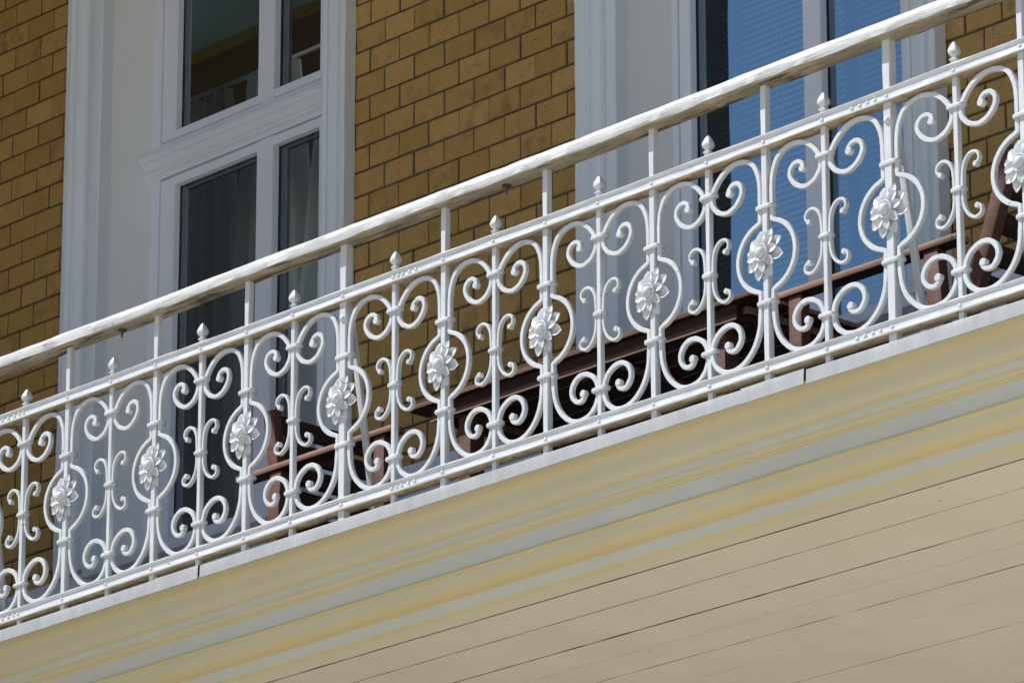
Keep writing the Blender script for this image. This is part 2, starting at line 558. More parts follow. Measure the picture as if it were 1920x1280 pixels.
# rooms seen through the glass
bm = bmesh.new()
ZC = 3.16
def quad(bm, pts, mi=0):
    fc = bm.faces.new([bm.verts.new(p) for p in pts]); fc.material_index = mi
quad(bm, [(-5.9, 1.56, ZC), (-1.2, 1.56, ZC), (-1.2, 3.5, ZC), (-5.9, 3.5, ZC)], 0)
quad(bm, [(-5.9, 3.5, -.9), (-1.2, 3.5, -.9), (-1.2, 3.5, ZC), (-5.9, 3.5, ZC)], 1)
quad(bm, [(-1.2, 1.56, -.9), (-1.2, 3.5, -.9), (-1.2, 3.5, ZC), (-1.2, 1.56, ZC)], 4)
quad(bm, [(-5.9, 1.56, -.9), (-5.9, 3.5, -.9), (-5.9, 3.5, 0), (-5.9, 1.56, 0)], 1)
quad(bm, [(-5.9, 1.56, -.9), (-1.2, 1.56, -.9), (-1.2, 3.5, -.9), (-5.9, 3.5, -.9)], 4)
box(bm, -5.9, -1.2, 3.475, 3.498, ZC-.042, ZC-.003, 0, 2)
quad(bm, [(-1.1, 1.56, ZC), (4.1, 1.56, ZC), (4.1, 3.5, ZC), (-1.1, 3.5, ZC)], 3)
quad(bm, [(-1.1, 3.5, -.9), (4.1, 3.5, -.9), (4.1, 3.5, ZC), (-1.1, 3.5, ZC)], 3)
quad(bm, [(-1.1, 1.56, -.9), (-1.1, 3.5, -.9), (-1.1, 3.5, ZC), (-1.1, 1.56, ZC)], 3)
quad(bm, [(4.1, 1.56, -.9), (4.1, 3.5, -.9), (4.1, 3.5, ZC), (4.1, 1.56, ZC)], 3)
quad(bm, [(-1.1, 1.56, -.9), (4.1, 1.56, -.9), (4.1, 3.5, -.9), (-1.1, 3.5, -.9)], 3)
link('room_lining', bm, None, house, mats=[M['ceiling'], M['roomwall'], M['mould'], M['dark'], M['palefloor']])

# ---- windows
def casing_profile(w):
    """moulded architrave from outer edge (0) to inner edge (w): (x, y)"""
    p = [(0, .05), (0, .004), (.004, 0), (.026*w/.19, 0), (.030*w/.19, .004), (.052*w/.19, .010), (.056*w/.19, .003)]
    for k in range(5):
        a = math.pi*k/4
        p.append(((.063-.007*math.cos(a))*w/.19, .003-.007*math.sin(a)))
    for k in range(1, 8):
        t = k/8
        p.append(((.070+.056*t)*w/.19, .004+.015*math.sin(math.pi*t)))
    p += [(.128*w/.19, .004), (.131*w/.19, .001), (.137*w/.19, .001), (.139*w/.19, .006), (.143*w/.19, .006), (.146*w/.19, -.001)]
    p += [(.180*w/.19, -.002), (w-.003, 0), (w, .004)]
    return p
SPLAY = .080
def window(xl_out, xl_in, xr_in, xr_out, zs, transom, label, glass_l, mul, blob_seed):
    win = bpy.data.objects.new('window', None); COL.objects.link(win); win.parent = house; win['label'] = label
    z0, z1 = .012, 2.56
    zst = frange(z0, z1, .02)
    bm = bmesh.new()
    wl = xl_in-xl_out; wr = xr_out-xr_in
    def wobl(i, z):
        return .0030*noise.noise(Vector((z*7, blob_seed, .5)))+.002*noise.noise(Vector((z*31, blob_seed, 3.))) if i < 3 else 0
    pl = [(xl_out+x, YC+y) for x, y in casing_profile(wl)]
    pl += [(xl_in, YC+.05), ]
    extrude_z(bm, pl, zst, True, wobl)
    pr = [(xr_out-x, YC+y) for x, y in casing_profile(wr)] + [(xr_in, YC+.05)]
    extrude_z(bm, pr, zst, True, lambda i, z: -wobl(i, z+5))
    link('casing', bm, M['trim'], win, 35)
    # splayed reveals
    fl, frr = xl_in+SPLAY, xr_in-SPLAY
    bm = bmesh.new()
    for e, s_, q in ((xl_in, 1, fl), (xr_in, -1, frr)):
        extrude_z(bm, [(e-s_*.03, YC+.0505), (e-s_*.0005, YC+.0505), (q-s_*.001, YF), (q-s_*.001, YF+.12), (e-s_*.03, YF+.12)], [z0, z1], True)
    box(bm, xl_in-.03, xr_in+.03, YC+.052, YF+.12, z1-.06, z1+.02)
    link('reveal', bm, M['reveal'], win)
    bm = bmesh.new()
    box(bm, xl_in-.02, xr_in+.02, YC-.015, YF+.02, -.030, .011, .004)
    link('sill', bm, M['trim'], win, 40)
    # fixed frame, then the sashes in front of / inside it
    gl_l, gl_r = glass_l, (xl_in+xr_in)-glass_l
    dz = -.0465 if transom else -.039
    ml, mr = mul
    fw = .048 if transom else .026
    bm = bmesh.new()
    yb = YF+.085
    box(bm, fl-.002, fl+fw, YF, yb, z0+.012, z1-.06, .003)
    box(bm, frr-fw, frr+.002, YF, yb, z0+.012, z1-.06, .003)
    box(bm, fl+fw, frr-fw, YF+.002, yb, z0, z0+.03, .003)
    if transom:
        # moulded transom: profile swept in x
        prof = [(YF+.06, 1.50), (YF+.006, 1.575), (YF+.006, 1.530), (YF-.046, 1.527), (YF-.050, 1.523), (YF-.050, 1.513), (YF-.045, 1.509), (YF-.043, 1.505)]
        for k in range(7):
            t = k/6
            prof.append((YF-.043+.030*t, 1.503-.026*(.5-.5*math.cos(math.pi*t))-.004*t))
        prof += [(YF-.020, 1.470), (YF-.020, 1.461), (YF-.013, 1.458), (YF-.006, 1.450), (YF-.002, 1.444), (YF+.06, 1.443)]
        extrude_x(bm, [(y, z+dz) for y, z in prof], [fl-.010, frr+.022], True)
        box(bm, ml+.004, mr-.004, YF+.008, yb, z0+.03, 1.445+dz, .003)
        box(bm, ml+.004, mr-.004, YF+.008, yb, 1.57+dz, z1-.06, .003)
    else:
        box(bm, ml+.006, mr-.006, YF+.008, yb, z0+.03, z1-.06, .003)
    link('frame', bm, M['frame'], win, 35)
    for (a, b) in ((fl+fw+.002, mr-.008), (mr-.005, frr-fw-.002)):
        left = a < (xl_in+xr_in)/2-.2
        for (za, zb) in (((z0+.031, 1.441+dz), (1.578+dz, z1-.062)) if transom else ((z0+.031, z1-.062),)):
            gx0 = gl_l if left else mr
            gx1 = ml if left else gl_r
            gz0 = za+(.010 if za < 1 else .032); gz1 = zb-.034
            sb = bmesh.new()
            ys = YF+.003
            X0, X1 = a, b
            if left: X1 = ml+(mr-ml)*.985
            else: X0 = mr-.001-(mr-ml)*.0
            def rect_ring(bm, o, i, y0, y1, mi=0):
                (ax0, ax1, az0, az1), (bx0, bx1, bz0, bz1) = o, i
                A = [bm.verts.new((x, y0, z)) for x, z in ((ax0, az0), (ax1, az0), (ax1, az1), (ax0, az1))]
                B = [bm.verts.new((x, y1, z)) for x, z in ((bx0, bz0), (bx1, bz0), (bx1, bz1), (bx0, bz1))]
                for k in range(4):
                    q = (k+1) % 4
                    fc = bm.faces.new((A[k], A[q], B[q], B[k])); fc.material_index = mi
            e = .004
            gx1r = gx1 if left else gl_r
            gx0r = gx0 if left else gx0
            if not left: X0 = mr-.0005
            xa, xb = X0, X1
            i1 = (gx0r+.0, gx1r-.0, gz0, gz1)
            if not left:
                i1 = (mr+.0005+.0, gx1r, gz0, gz1)
            rect_ring(sb, (xa, xb, za, zb), (xa, xb, za, zb), ys+.05, ys+e)
            rect_ring(sb, (xa, xb, za, zb), (xa+e if left else xa, xb-e if not left else xb, za+e, zb-e), ys+e, ys)
            i0 = (i1[0]-.002, i1[1]+.002, i1[2]-.003, i1[3]+.003)
            rect_ring(sb, (xa+e if left else xa, xb-e if not left else xb, za+e, zb-e), i0, ys, ys)
            rect_ring(sb, i0, i1, ys, ys+.004)
            rect_ring(sb, i1, i1, ys+.004, ys+.026)
            i2 = (i1[0]+.004, i1[1]-.004, i1[2]+.004, i1[3]-.004)
            rect_ring(sb, i1, i2, ys+.026, ys+.030, 1)
            i3 = (i2[0]+.010, i2[1]-.010, i2[2]+.010, i2[3]-.010)
            rect_ring(sb, i2, i2, ys+.0345, ys+.048, 1)
            rect_ring(sb, i2, i3, ys+.048, ys+.048, 1)
            sash = link('sash', sb, None, win, None, [M['frame'], M['seal']])
            pb = bmesh.new()
            px = i2
            quad(pb, [(px[0]-.003, ys+.032, px[2]-.003), (px[1]+.003, ys+.032, px[2]-.003), (px[1]+.003, ys+.032, px[3]+.003), (px[0]-.003, ys+.032, px[3]+.003)])
            po = link('pane', pb, M['glass_old' if transom else 'glass'], win)
            if po.data.polygons[0].normal.y > 0:
                po.data.flip_normals()
    return win
window(-3.292, -3.093, -1.922, -1.812, None, True, 'left window with a moulded transom and curtains behind dark panes', -2.886, (-2.450, -2.365), 1.7)
window(-.722, -.537, .661, .786, None, False, 'right window with blue sky mirrored in its panes and a blind', -.378, (.102, .177), 4.1)

# ------------------------------------------------------------------ curtains and blinds
rod = bmesh.new()
beam(rod, (-3.62, 1.80, 1.915), (-1.55, 1.80, 1.915), .014, .014, bev=.004)
tag(link('curtain_rod', rod, M['curtain'], None, 40), 'thin rod carrying the curtains across the left window', 'curtain rod')
def curtain(x0, x1, y, z0, z1, folds, seed, label, gather=1.0):
    bm = bmesh.new()
    nx = 60
    zs = frange(z0, z1, .15)
    rows = []
    for z in zs:
        t = (z-z0)/(z1-z0)
        row = []
        for i in range(nx+1):
            q = i/nx
            xx = x0+(x1-x0)*q
            xc = (x0+x1)/2
            xx = xc+(xx-xc)*(1.12-.62*gather*t**1.6)
            ph = seed+2*math.pi*folds*q+1.2*noise.noise(Vector((q*3, seed, t*1.2)))
            row.append(bm.verts.new((xx, y+(.040-.018*t)*math.sin(ph)+.016*noise.noise(Vector((q*9, seed, t*2))), z)))
        rows.append(row)
    for A, B in zip(rows, rows[1:]):
        for i in range(nx):
            bm.faces.new((A[i], A[i+1], B[i+1], B[i]))
    tag(link('curtain', bm, M['curtain'], None, 180), label, 'curtain', 'curtains in the left window')
curtain(-3.52, -2.98, 1.80, -.6, 1.90, 5, .3, 'pale gathered curtain behind the wide left pane of the left window')
curtain(-3.15, -2.62, 1.80, -.6, 1.91, 5, 2.1, 'pale gathered curtain behind the mullion of the left window')
curtain(-2.76, -2.05, 1.80, -.6, 1.92, 6, 4.4, 'pale gathered curtain behind the narrow right pane of the left window')
def blind(x0, x1, y, z0, z1, label):
    bm = bmesh.new()
    z = z0
    while z < z1:
        a = math.radians(50+random.uniform(-2, 2))
        h = .0115
        pts = [(-1, 0), (-.35, .0013), (.35, .0013), (1, 0)]
        va = [bm.verts.new((x0, y+h*s*math.cos(a), z+h*s*math.sin(a)+c)) for s, c in pts]
        vb = [bm.verts.new((x1, y+h*s*math.cos(a), z+h*s*math.sin(a)+c)) for s, c in pts]
        for i in range(3):
            bm.faces.new((va[i], va[i+1], vb[i+1], vb[i]))
        z += .0212
    for q in (.12, .5, .88):
        xx = x0+(x1-x0)*q
        for yy in (-.012, .012):
            box(bm, xx-.001, xx+.001, y+yy-.0006, y+yy+.0006, z0, z1)
    box(bm, x0, x1, y-.013, y+.013, z0-.03, z0-.012)
    box(bm, x0, x1, y-.015, y+.015, z1, z1+.03)
    tag(link('venetian_blind', bm, M['blind']), label, 'blind', 'venetian blinds in the right window')
blind(-.50, .06, 1.60, .16, 2.46, 'pale venetian blind behind the left pane of the right window')
blind(.115, .300, 1.60, .16, 2.46, 'pale venetian blind behind the right pane of the right window')

# ------------------------------------------------------------------ balcony
bal = thing('balcony', 'balcony slab with zinc edge, cream moulded cornice and beige boarded underside', 'balcony')
bm = bmesh.new()
box(bm, XMIN, XMAX, .090, .14, FLOOR, -.692); box(bm, XMIN, XMAX, -.016, .089, -.702, -.692)
box(bm, XMIN, XMAX, .18, 1.23, FLOOR-.10, FLOOR)
box(bm, XMIN, XMAX, .141, .18, FLOOR-.1, FLOOR)
link('floor_slab', bm, M['slab'], bal)
# cornice
prof = [(-.022, -.708), (.004, -.711)]
for k in range(1, 7):
    t = k/6
    prof.append((.004+.022*math.sin(t*math.pi/2), -.711-.040*(1-math.cos(t*math.pi/2))))
prof += [(.027, -.766)]
for k in range(1, 6):
    t = k/5
    prof.append((.027+.022*(1-math.cos(t*math.pi/2)), -.766-.030*math.sin(t*math.pi/2)))
prof += [(.052, -.797), (.052, -.8155), (.0525, -.8165), (.0575, -.8185), (.0575, -.8215), (.0600, -.8300), (.0605, -.8310), (.0665, -.8330), (.0675, -.8360), (.0740, -.8385), (.0755, -.884)]
for k in range(7):
    a = math.pi/2-math.pi*k/6
    prof.append((.076-.0075*math.cos(a), -.8925+.008*math.sin(a)))
prof += [(.077, -.902), (.078, -.915)]
for k in range(1, 7):
    t = k/6
    prof.append((.078+.034*(1-math.cos(t*math.pi/2)), -.915-.036*math.sin(t*math.pi/2)))
prof += [(.113, -.956), (.115, -.984), (.1155, -.985), (.1255, -.994), (.127, -1.001), (.137, -1.0195), (.138, -1.0115)]
bm = bmesh.new()
extrude_x(bm, prof, frange(XMIN, XMAX, .12), False, jitter=.0012)
for fc in bm.faces:  # tone by height: grey on flats, ochre on lips and coves
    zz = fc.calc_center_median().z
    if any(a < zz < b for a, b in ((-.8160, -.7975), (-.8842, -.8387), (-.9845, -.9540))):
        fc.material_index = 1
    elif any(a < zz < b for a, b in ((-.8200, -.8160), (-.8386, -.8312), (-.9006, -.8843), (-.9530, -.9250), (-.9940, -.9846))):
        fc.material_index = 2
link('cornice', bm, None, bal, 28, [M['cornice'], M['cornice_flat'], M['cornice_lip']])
def gapvar(x, k):
    v = .95+.9*noise.noise(Vector((x*.7, k*5.3, 2.7)))+.95*noise.noise(Vector((x*13, k*3.1, 8.2)))
    return max(.05, min(1.6, v))
# soffit boards, open joints between
ys = [.139, .206, .318, .531, .682, .83, 1.01, 1.13, 1.25, 1.40, 1.56, 1.72, 1.90, 2.08, 2.26, 2.50]
gaps = [.0004, .0013, .0027, .0000, .0020, .0009, .0000, .0009, .0000, .0006, .0012, .0012, .0012, .0012, .0012]
bm = bmesh.new()
for i, (a, b) in enumerate(zip(ys, ys[1:])):
    z = -1.0205-random.uniform(0, .0008)
    xs = frange(XMIN, XMAX, .03)
    g0, g1 = gaps[i-1 if i else 0], gaps[i]
    lo = [a+(.0007*gapvar(x, 23)-.0002 if i == 0 else g0*gapvar(x, i-1)) for x in xs]
    hi = [b-g1*gapvar(x, i) for x in xs]
    prev = None
    for x, l_, h_ in zip(xs, lo, hi):
        cur = [bm.verts.new(c) for c in ((x, l_, z+.018), (x, l_, z), (x, h_, z), (x, h_, z+.018))]
        if prev:
            for k in range(3):
                fc = bm.faces.new((prev[k], prev[k+1], cur[k+1], cur[k]))
                fc.material_index = 0 if k == 1 else 1
        prev = cur
link('soffit', bm, None, bal, None, [M['soffit'], M['dark']])
bm = bmesh.new()
box(bm, XMIN, XMAX, .15, 2.5, -1.002, -.99)
link('soffit_backing', bm, M['dark'], bal)
# zinc edge flashing: lapped sheets
def flashing(x0, x1, front, top, bot):
    bm = bmesh.new()
    prof = [(.010, top+.006), (front+.004, top+.001), (front+.0005, top-.0006), (front, top-.003), (front-.001, (top+bot)/2), (front-.0015, bot), (front+.001, bot-.002), (front+.006, bot+.001)]
    extrude_x(bm, prof, frange(x0, x1, .05), False, jitter=.0008)
    extrude_x(bm, [(y+.0012, z-.0012) for y, z in prof[:5]]+[(front+.0012, bot), (front+.006, bot+.003)], [x0, x1], False)
    link('edge_flashing', bm, M['zinc'], bal, 30)
flashing(XMIN, -1.205, -.0280, -.678, -.716)
flashing(-1.215, -1.0155, -.0310, -.676, -.7175)
flashing(-1.0095, 1.200, -.0285, -.678, -.716)
flashing(1.190, 1.4185, -.0315, -.6765, -.7185)
flashing(1.4245, XMAX, -.0290, -.680, -.7195)

# ------------------------------------------------------------------ railing
rail = thing('balcony_railing', 'white wrought iron balcony railing with scrolls, rings and rosettes under a wooden handrail', 'railing')
XU = [-1.9035, -1.6897, -1.4811, -1.2701, -1.0616, -.8522, -.6461, -.4258, -.2094, .0006, .2076, .4165, .6255, .8345, 1.0438, 1.2568, 1.4712, 1.7017, 1.9349, 2.1616]
ZU = [.0031, .0016, .0009, .0016, .0008, -.0009, -.001, .0007, .0011, 0, -.0005, -.003, -.0024, -.0025, -.0012, -.0014, -.0002, .0004, .0032, .0029]
ZL = [-.633, -.6313, -.63, -.6283, -.6267, -.626, -.6242, -.6215, -.6231, -.6225, -.6229, -.6249, -.625, -.6268, -.6266, -.6278, -.629, -.6283, -.6293, -.630]
posts = [dict(x=x, zu=a, zl=b, main=bool(i % 2), thick=i in (7, 17)) for i, (x, a, b) in enumerate(zip(XU, ZU, ZL))]
left = [dict(x=-2.120, zu=.003, zl=-.634, main=True, thick=True)]
for n_ in range(1, 14):
    left.insert(0, dict(x=-2.120-.2115*n_, zu=.003, zl=-.634, main=(n_ % 2 == 0), thick=(n_ == 10)))
right = [dict(x=2.1616+.226*n_, zu=.003, zl=-.630, main=(n_ % 2 == 0), thick=False) for n_ in range(1, 6)]
posts = left+posts+right
zu = lerp_table([(p['x'], p['zu']) for p in posts]); zl = lerp_table([(p['x'], p['zl']) for p in posts])
RX0, RX1 = posts[0]['x']-.05, posts[-1]['x']+.05
H0 = .6265

# handrail
hz = lerp_table([(-2.2, .207), (-2.0, .207), (-1.7, .2055), (-1.24, .201), (-.8, .203), (-.42, .201), (.25, .199), (.9, .2005), (1.25, .2035), (1.6, .203), (1.95, .2025), (2.3, .204)])
prof = []
for k in range(13):
    a = math.pi*k/12
    prof.append((-.0335*math.cos(a), -.026+.026*math.sin(a)**.8))
prof = [(-.0315, -.047), (-.0335, -.044)]+prof+[(.0335, -.044), (.0315, -.047)]
bm = bmesh.new()
extrude_x(bm, prof, frange(RX0, RX1, .03), True, dz=hz, jitter=.0022)
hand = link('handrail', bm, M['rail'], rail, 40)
for x in (.258, -1.437):
    bm = bmesh.new()
    zt = hz(x)-.0475
    square_lathe(bm, [(.004, zt-.0015), (.013, zt-.002), (.0135, zt-.004), (.006, zt-.007), (.0032, zt-.009), (.003, zt-.024), (.0018, zt-.026)], x, .004, 2.0, 12)
    link('screw_hook', bm, M['screw'], rail, 40)

def rail_bar(zf, name):
    """channel bar: web with a thin top lip, a wider bottom flange that runs back under the posts"""
    bm = bmesh.new()
    prof = [(.0035, .0185), (-.0050, .0185), (-.0058, .0178), (-.0058, .0150), (-.0052, .0140), (-.0006, .0100), (.0, .0092), (.0, -.0085), (-.0008, -.0105), (-.0095, -.0118), (-.0105, -.0130), (-.0105, -.0175), (-.0095, -.0188), (.032, -.0195), (.0328, -.0185), (.0328, -.0145), (.032, -.0135), (.0045, -.0125), (.0040, .0178)]
    extrude_x(bm, prof, frange(RX0, RX1, .035), True, dz=zf, jitter=.0007)
    for i, p in enumerate(posts):
        dome(bm, (p['x'], -.0003, zf(p['x'])-.001), .0062, .0040)
        if p['thick']:
            q = posts[i+1]['x'] if i+1 < len(posts) else p['x']
            if p['x'] > 1.5: xs = [1.579, 1.607, 1.635, 1.661][:4]
            elif p['x'] > -.6: xs = [-.188, -.168, -.140, -.114]
            else: xs = [p['x']+.216+d for d in (-.105, -.075, -.045, -.02)]
            for x in xs:
                dome(bm, (x, -.0003, zf(x)-.001), .0064, .0042)
            # splice plate behind the web
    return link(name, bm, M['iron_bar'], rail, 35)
rail_bar(zu, 'upper_bar')
rail_bar(zl, 'lower_bar')

# prototypes --------------------------------------------------------
BY, BD = .0105, .0135
def top_path():
    return [(.0195, -.430-.02), (.0195, -.4135), (.0255, -.4085)] if False else []
def scroll_pts():
    top = [(.0195, -.205), (.0195, -.150), (.0205, -.118), (.0265, -.084), (.0435, -.0515), (.0735, -.0345), (.1100, -.0315), (.1450, -.0440), (.1735, -.0705), (.1895, -.1000), (.1885, -.1240), (.1790, -.1400), (.1650, -.1530), (.1360, -.1615), (.1060, -.1495), (.0865, -.1245), (.0850, -.1035), (.0975, -.0885), (.1165, -.0875), (.1290, -.0985), (.1285, -.1090)]
    bot = [(.0195, -.430), (.0200, -.470), (.0265, -.5195), (.0445, -.5590), (.0755, -.5905), (.1110, -.6045), (.1480, -.6010), (.1750, -.5830), (.1890, -.5570), (.1905, -.5330), (.1860, -.5110), (.1710, -.4905), (.1425, -.4765), (.1130, -.4800), (.0935, -.5005), (.0910, -.5250), (.1060, -.5465), (.1255, -.5495), (.1370, -.5390), (.1360, -.5290)]
    ring = [(.0195, -.2185)]
    c = (0, -.3170); R = .0975
    for a in range(72, -73, -9):
        ring.append((c[0]+R*math.cos(math.radians(a)), c[1]+R*math.sin(math.radians(a))))
    ring.append((.0195, -.4155))
    ctop = catmull(top, 6)[::-1]
    cbot = catmull(bot, 6)
    pts = ctop+[Vector((.0195, -.214))]
    rg = [Vector(p) for p in ring]
    return pts, rg, cbot
def scroll_mesh(sx):
    bm = bmesh.new()
    a, rg, b = scroll_pts()
    full = a+rg+b
    # remove near duplicates
    out = [full[0]]
    for p in full[1:]:
        if (p-out[-1]).length > .0025:
            out.append(p)
    pts = [Vector((sx*p[0], p[1])) for p in out]
    def wid(t):
        return .0132*(1 - .12*max(0, 1-t/.10) - .12*max(0, (t-.90)/.10))
    sweep_plane(bm, pts, wid, BD, BY, .0018, .0004, sx)
    for e in (pts[0], pts[-1]):
        disc_y(bm, e[0]-sx*.001, e[1], .0105, BD+.003, BY)
    return bm
def c_mesh(sx):
    bm = bmesh.new()
    P = [(.0600, -.2660), (.0680, -.2600), (.0725, -.2500), (.0670, -.2365), (.0500, -.2310), (.0310, -.2395), (.0185, -.2610), (.0145, -.2900), (.0140, -.3190), (.0145, -.3440), (.0190, -.3700), (.0330, -.3935), (.0530, -.4060), (.0715, -.4015), (.0770, -.3880), (.0705, -.3775), (.0625, -.3770)]
    pts = [Vector((sx*p[0], p[1])) for p in catmull(P, 5)]
    sweep_plane(bm, pts, lambda t: .0098*(1-.2*abs(2*t-1)), .0140, BY, .0018, .0004, sx+3)
    for e in (pts[0], pts[-1]):
        disc_y(bm, e[0], e[1], .0078, .0165, BY, 14)
    return bm
def petal(bm, ang, L, W, lift, tip, y0, cup=.010, base=.012, tw=0):
    """leaf-like cast petal, creased along its middle, in the (x,z) plane pointing along ang"""
    ca, sa = math.cos(ang), math.sin(ang)
    nL, nW = 7, 4
    fr, bk = [], []
    for i in range(nL+1):
        t = i/nL
        rr = base+(L-base)*t
        wd = W*(.36+.64*math.sin(math.pi/2*min(1, t/.60)))*(1 if t < .60 else max(.05, 1-((t-.60)/.40)**2.1)**.85)
        rowf, rowb = [], []
        for j in range(-nW, nW+1):
            s = j/nW
            yy = y0-lift*math.sin(t*math.pi*.55)-tip*t*t - cup*(s*s)*(1-.75*t) + .0022*math.exp(-(s/.25)**2)*math.sin(math.pi*t)
            lx, lz = rr, s*wd
            rowf.append(bm.verts.new((lx*ca-lz*sa, yy, lx*sa+lz*ca)))
            rowb.append(bm.verts.new((lx*ca-lz*sa, yy+.0028, lx*sa+lz*ca)))
        fr.append(rowf); bk.append(rowb)
    m_ = 2*nW
    for i in range(nL):
        for j in range(m_):
            bm.faces.new((fr[i][j], fr[i][j+1], fr[i+1][j+1], fr[i+1][j]))
            bm.faces.new((bk[i][j+1], bk[i][j], bk[i+1][j], bk[i+1][j+1]))
        bm.faces.new((fr[i][0], fr[i+1][0], bk[i+1][0], bk[i][0]))
        bm.faces.new((fr[i+1][m_], fr[i][m_], bk[i][m_], bk[i+1][m_]))
    for j in range(m_):
        bm.faces.new((fr[nL][j], fr[nL][j+1], bk[nL][j+1], bk[nL][j]))
D = math.radians
def outer_petals():
    bm = bmesh.new()
    for a, L, W in ((70, 0.0713, 0.0153), (104, 0.0679, 0.0167), (33, 0.0698, 0.0153), (-10, 0.0679, 0.0172), (167, 0.0640, 0.0172), (214, 0.0698, 0.0163), (252, 0.0747, 0.0153), (291, 0.0703, 0.0163)):
        petal(bm, D(a), L, W, .004, -.006, -.003, .0060, .012)
    return bm
def inner_petals():
    bm = bmesh.new()
    for a, L, W in ((136, 0.0570, 0.0150), (190, 0.0570, 0.0132), (233, 0.0552, 0.0123), (272, 0.0534, 0.0123), (318, 0.0515, 0.0128), (12, 0.0515, 0.0123), (52, 0.0552, 0.0123), (87, 0.0552, 0.0128)):
        petal(bm, D(a), L, W, .008, -.006, -.007, .0055, .012)
    return bm
def boss():
    bm = bmesh.new()
    rows = []
    prof = [(.0225, -.004), (.0245, -.0165), (.0240, -.0190), (.0222, -.0202), (.0202, -.0190), (.0188, -.0160), (.0176, -.0165), (.0165, -.0205), (.0135, -.0255), (.0090, -.0290), (.0045, -.0305), (.0010, -.0308)]
    seg = 22
    for rr, y in prof:
        rows.append([bm.verts.new((rr*math.cos(2*math.pi*k/seg), y, rr*math.sin(2*math.pi*k/seg))) for k in range(seg)])
    for A, B in zip(rows, rows[1:]):
        for k in range(seg):
            j = (k+1) % seg
            bm.faces.new((A[k], A[j], B[j], B[k]))
    bm.faces.new(rows[-1])
    return bm
def post_mesh(h, top):
    bm = bmesh.new()
    n = 26
    b2 = bmesh.new()
    rows = []
    for i in range(n+1):
        z = -.690+(top+.690)*i/n
        c = .0016
        row = []
        for x, y in ((-h+c, -h), (h-c, -h), (h, -h+c), (h, h-c), (h-c, h), (-h+c, h), (-h, h-c), (-h, -h+c)):
            j = .0005*noise.noise(Vector((x*90, y*90, z*16)))
            row.append(bm.verts.new((x+j, .010+y+j, z)))
        rows.append(row)
    for A, B in zip(rows, rows[1:]):
        for k in range(8):
            q = (k+1) % 8
            bm.faces.new((A[k], A[q], B[q], B[k]))
    bm.faces.new(rows[0]); bm.faces.new(rows[-1][::-1])
    b2.free()
    return bm
def finial():
    bm = bmesh.new()
    square_lathe(bm, [(.0083, .018), (.0083, .026), (.0100, .0275), (.0118, .0300), (.0118, .0325), (.0090, .0345), (.0066, .0365), (.0066, .0385), (.0082, .0400), (.0112, .0430), (.0138, .0480), (.0146, .0530), (.0138, .0580), (.0112, .0645), (.0078, .0710), (.0042, .0775), (.0012, .0815)], 0, .010, 4.5, 20)
    return bm
def bolt_mesh():
    bm = bmesh.new()
    dome(bm, (0, .0005, 0), .0098, .0085, seg=14)
    return bm
proto = {}
def get(name, fn, smooth=35):
    """mesh data shared by the repeats"""
    if name not in proto:
        ob = link(name, fn(), M['iron'], None, smooth)
        proto[name] = ob.data
        bpy.data.objects.remove(ob)
    return proto[name]
def put(name, mesh, parent, loc=(0, 0, 0), scale=(1, 1, 1), rot=None):
    o = bpy.data.objects.new(name, mesh)
    COL.objects.link(o)
    o.parent = parent
    o.location = loc; o.scale = scale
    if rot:
        o.rotation_euler = rot
    return o
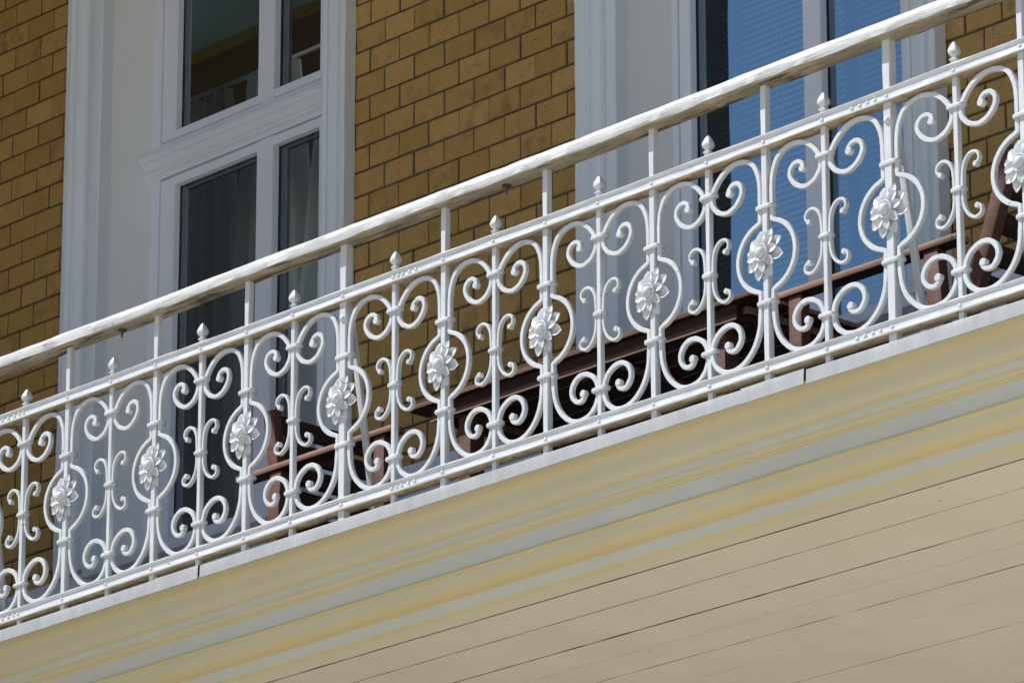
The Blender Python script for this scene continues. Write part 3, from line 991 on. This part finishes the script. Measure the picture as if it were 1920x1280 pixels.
for i, p in enumerate(posts):
    sz = (p['zu']-p['zl'])/H0
    x = p['x']
    Z = lambda z: z*sz     # local heights on this post
    if p['main']:
        if p['thick']:
            me = get('thick_post', lambda: post_mesh(.0130, .158))
        else:
            me = get('post', lambda: post_mesh(.0098, .158))
        po = put('main_post', me, rail, (x, .003 if p['thick'] else 0, p['zu']))
        for z in (-.1825, -.4475):
            put('collar', get('collar_main', lambda: collar_mesh(.0285, .0125, .0062, .0095)), po, (0, 0, Z(z)), (1.08 if p['thick'] else 1, 1.05, 1))
        if p['thick']:
            put('bolt_head', get('bolt', lambda: bolt_mesh()), po, (0, -.0035, -.068))
            st = bmesh.new()
            beam(st, (0, .030, -.055), (0, .135, -.690), .022, .012, Vector((0, 1, 0)), .002)
            beam(st, (0, .018, -.060), (0, .038, -.060), .022, .020, Vector((0, 0, 1)), .002)
            link('back_stay', st, M['iron'], po, 35)
        ro = put('rosette', get('outer_petals', outer_petals, 50), rail, (x, 0 if not p['thick'] else -.001, p['zu']+Z(-.3135)), (1, 1, 1), (D(random.uniform(-1.2, 1.2)), D(random.uniform(-4, 4)), D(random.uniform(-1.2, 1.2))))
        put('inner_petals', get('inner_petals', inner_petals, 50), ro)
        put('boss', get('boss', boss, 40), ro)
        for sx, k in ((-1, i-1), (1, i+1)):
            if 0 <= k < len(posts):
                half = abs(posts[k]['x']-x)
            else:
                half = .21
            off = .0035 if p['thick'] else 0
            put('scroll_bar', get('scroll_l' if sx < 0 else 'scroll_r', lambda s=sx: scroll_mesh(s)), rail, (x+sx*off, 0, p['zu']), ((half-off-.0005)/.2045, 1, sz*random.uniform(.996, 1.004)), (D(random.uniform(-.35, .35)), D(random.uniform(-.25, .25)), D(random.uniform(-.5, .5))))
    else:
        po = put('finial_post', get('slim_post', lambda: post_mesh(.0080, .022)), rail, (x, 0, p['zu']))
        put('finial', get('finial', finial, 30), po, (0, 0, 0), (1, 1, random.uniform(.97, 1.03)), (D(random.uniform(-1.2, 1.2)), D(random.uniform(-1, 1)), D(random.uniform(-8, 8))))
        for z, hx in ((-.0965, .0255), (-.3190, .0190), (-.5345, .0255)):
            put('collar', get('collar_wide' if hx > .02 else 'collar_small', lambda h=hx: collar_mesh(h, .0105, .0058, .0095)), po, (0, 0, Z(z)+random.uniform(-.0015, .0015)), (1, 1, random.uniform(.9, 1.15)), (0, D(random.uniform(-2, 2)), 0))
        for sx in (-1, 1):
            put('c_scroll', get('c_l' if sx < 0 else 'c_r', lambda s=sx: c_mesh(s)), po, (0, 0, 0), (1, 1, sz))

# ------------------------------------------------------------------ garden furniture
def armchair(name_label, arm_x0, arm_x1, yn, za, front_x, rear_x, back_arm_x, back_top_x, back_top_z, face):
    """slatted wooden armchair; face=+1 looks along +x"""
    t = thing('garden_armchair', name_label, 'armchair', 'brown slatted garden armchairs on the balcony', ((arm_x0+arm_x1)/2, yn+.29, FLOOR))
    base = t.location.copy()
    W = .60
    yf = yn+W
    def part(name, bm, mt='wood'):
        o = link(name, bm, M[mt], t, 40)
        o.matrix_parent_inverse = Matrix.Translation(-base)
        return o
    for y in (yn, yf-.055):
        bm = bmesh.new()
        box(bm, min(arm_x0, arm_x1), max(arm_x0, arm_x1), y, y+.055, za-.021, za, .006)
        if y == yn:
            for sx in ((arm_x0+.018 if face > 0 else arm_x1-.018),):
                disc_y(bm, sx, za-.0105, .005, .004, y, 10, .001)
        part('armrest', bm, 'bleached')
    for y in (yn+.008, yf-.046):
        bm = bmesh.new(); box(bm, front_x-.024, front_x+.024, y, y+.036, FLOOR, za-.022, .004); part('leg', bm)
        bm = bmesh.new(); beam(bm, (rear_x-face*.035, y+.018, FLOOR), (rear_x+face*.012, y+.018, za-.022), .036, .052, Vector((1, 0, 0)), .004); part('leg', bm)
    # back frame leans away from the sitter
    zs = -.50
    bx = lambda z: back_arm_x+(back_top_x-back_arm_x)*(z-za)/(back_top_z-za)
    for y in (yn+.058, yf-.098):
        bm = bmesh.new(); beam(bm, (bx(zs), y+.02, zs), (bx(back_top_z), y+.02, back_top_z), .036, .045, Vector((1, 0, 0)), .005); part('back_post', bm)
    z = back_top_z-.035
    while z > zs+.06:
        bm = bmesh.new()
        beam(bm, (bx(z), yn+.099, z), (bx(z), yf-.099, z), .018, .058, Vector((bx(z+.01)-bx(z), 0, .01)), .004)
        part('back_slat', bm, 'shadewood')
        z -= .078
    # seat
    xa, xb = sorted((front_x, bx(zs)))
    for y in (yn+.046, yf-.072):
        bm = bmesh.new(); box(bm, xa, xb, y, y+.024, zs-.045, zs-.003, .004); part('seat_rail', bm, 'shadewood')
    n = 7
    for k in range(n):
        xx = xa+.03+(xb-xa-.06)*k/(n-1)
        bm = bmesh.new(); box(bm, xx-.026, xx+.026, yn+.048, yf-.05, zs, zs+.018, .004); part('seat_slat', bm, 'shadewood')
    bm = bmesh.new(); box(bm, front_x-.012, front_x+.012, yn+.047, yf-.049, zs-.047, zs-.004, .003); part('front_rail', bm, 'shadewood')
    return t
armchair('brown slatted wooden armchair left of the table, standing in front of the left window', -1.363, -.652, .39, -.242, -.718, -1.195, -1.255, -1.285, -.040, 1)
armchair('brown slatted wooden armchair right of the table, its back against the right brick wall', .917, 1.578, .39, -.242, .978, 1.488, 1.632, 1.722, -.020, -1)

tb = thing('garden_table', 'long dark brown wooden garden table between the two armchairs', 'table', None, (.02, .82, FLOOR))
def tpart(name, bm, mt='wood'):
    o = link(name, bm, M[mt], tb, 40)
    o.matrix_parent_inverse = Matrix.Translation(-tb.location)
bm = bmesh.new()
y = .48
while y < 1.14:
    box(bm, -.690, .735, y, y+.088, -.179, -.163, .004)
    y += .094
for xx in (-.60, .05, .64):
    box(bm, xx-.03, xx+.03, .53, 1.08, -.205, -.181, .003)
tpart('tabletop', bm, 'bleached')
bm = bmesh.new()
box(bm, -.60, .66, .4975, .520, -.224, -.1805, .002); box(bm, -.60, .66, 1.09, 1.112, -.224, -.1805, .003)
box(bm, -.60, -.578, .523, 1.089, -.226, -.206, .003); box(bm, .638, .66, .523, 1.089, -.226, -.206, .003)
tpart('apron', bm, 'shadewood')
bm = bmesh.new()
box(bm, -.60, .66, .4955, .500, -.2285, -.2225, .001)  # paler strip stands in for the sunlit line along the apron foot
tpart('apron_lit_strip', bm, 'bleached')
for xx in (-.485, .56):
    for yy in (.525, 1.03):
        bm = bmesh.new(); box(bm, xx-.026, xx+.026, yy, yy+.058, FLOOR, -.225, .004); tpart('leg', bm)
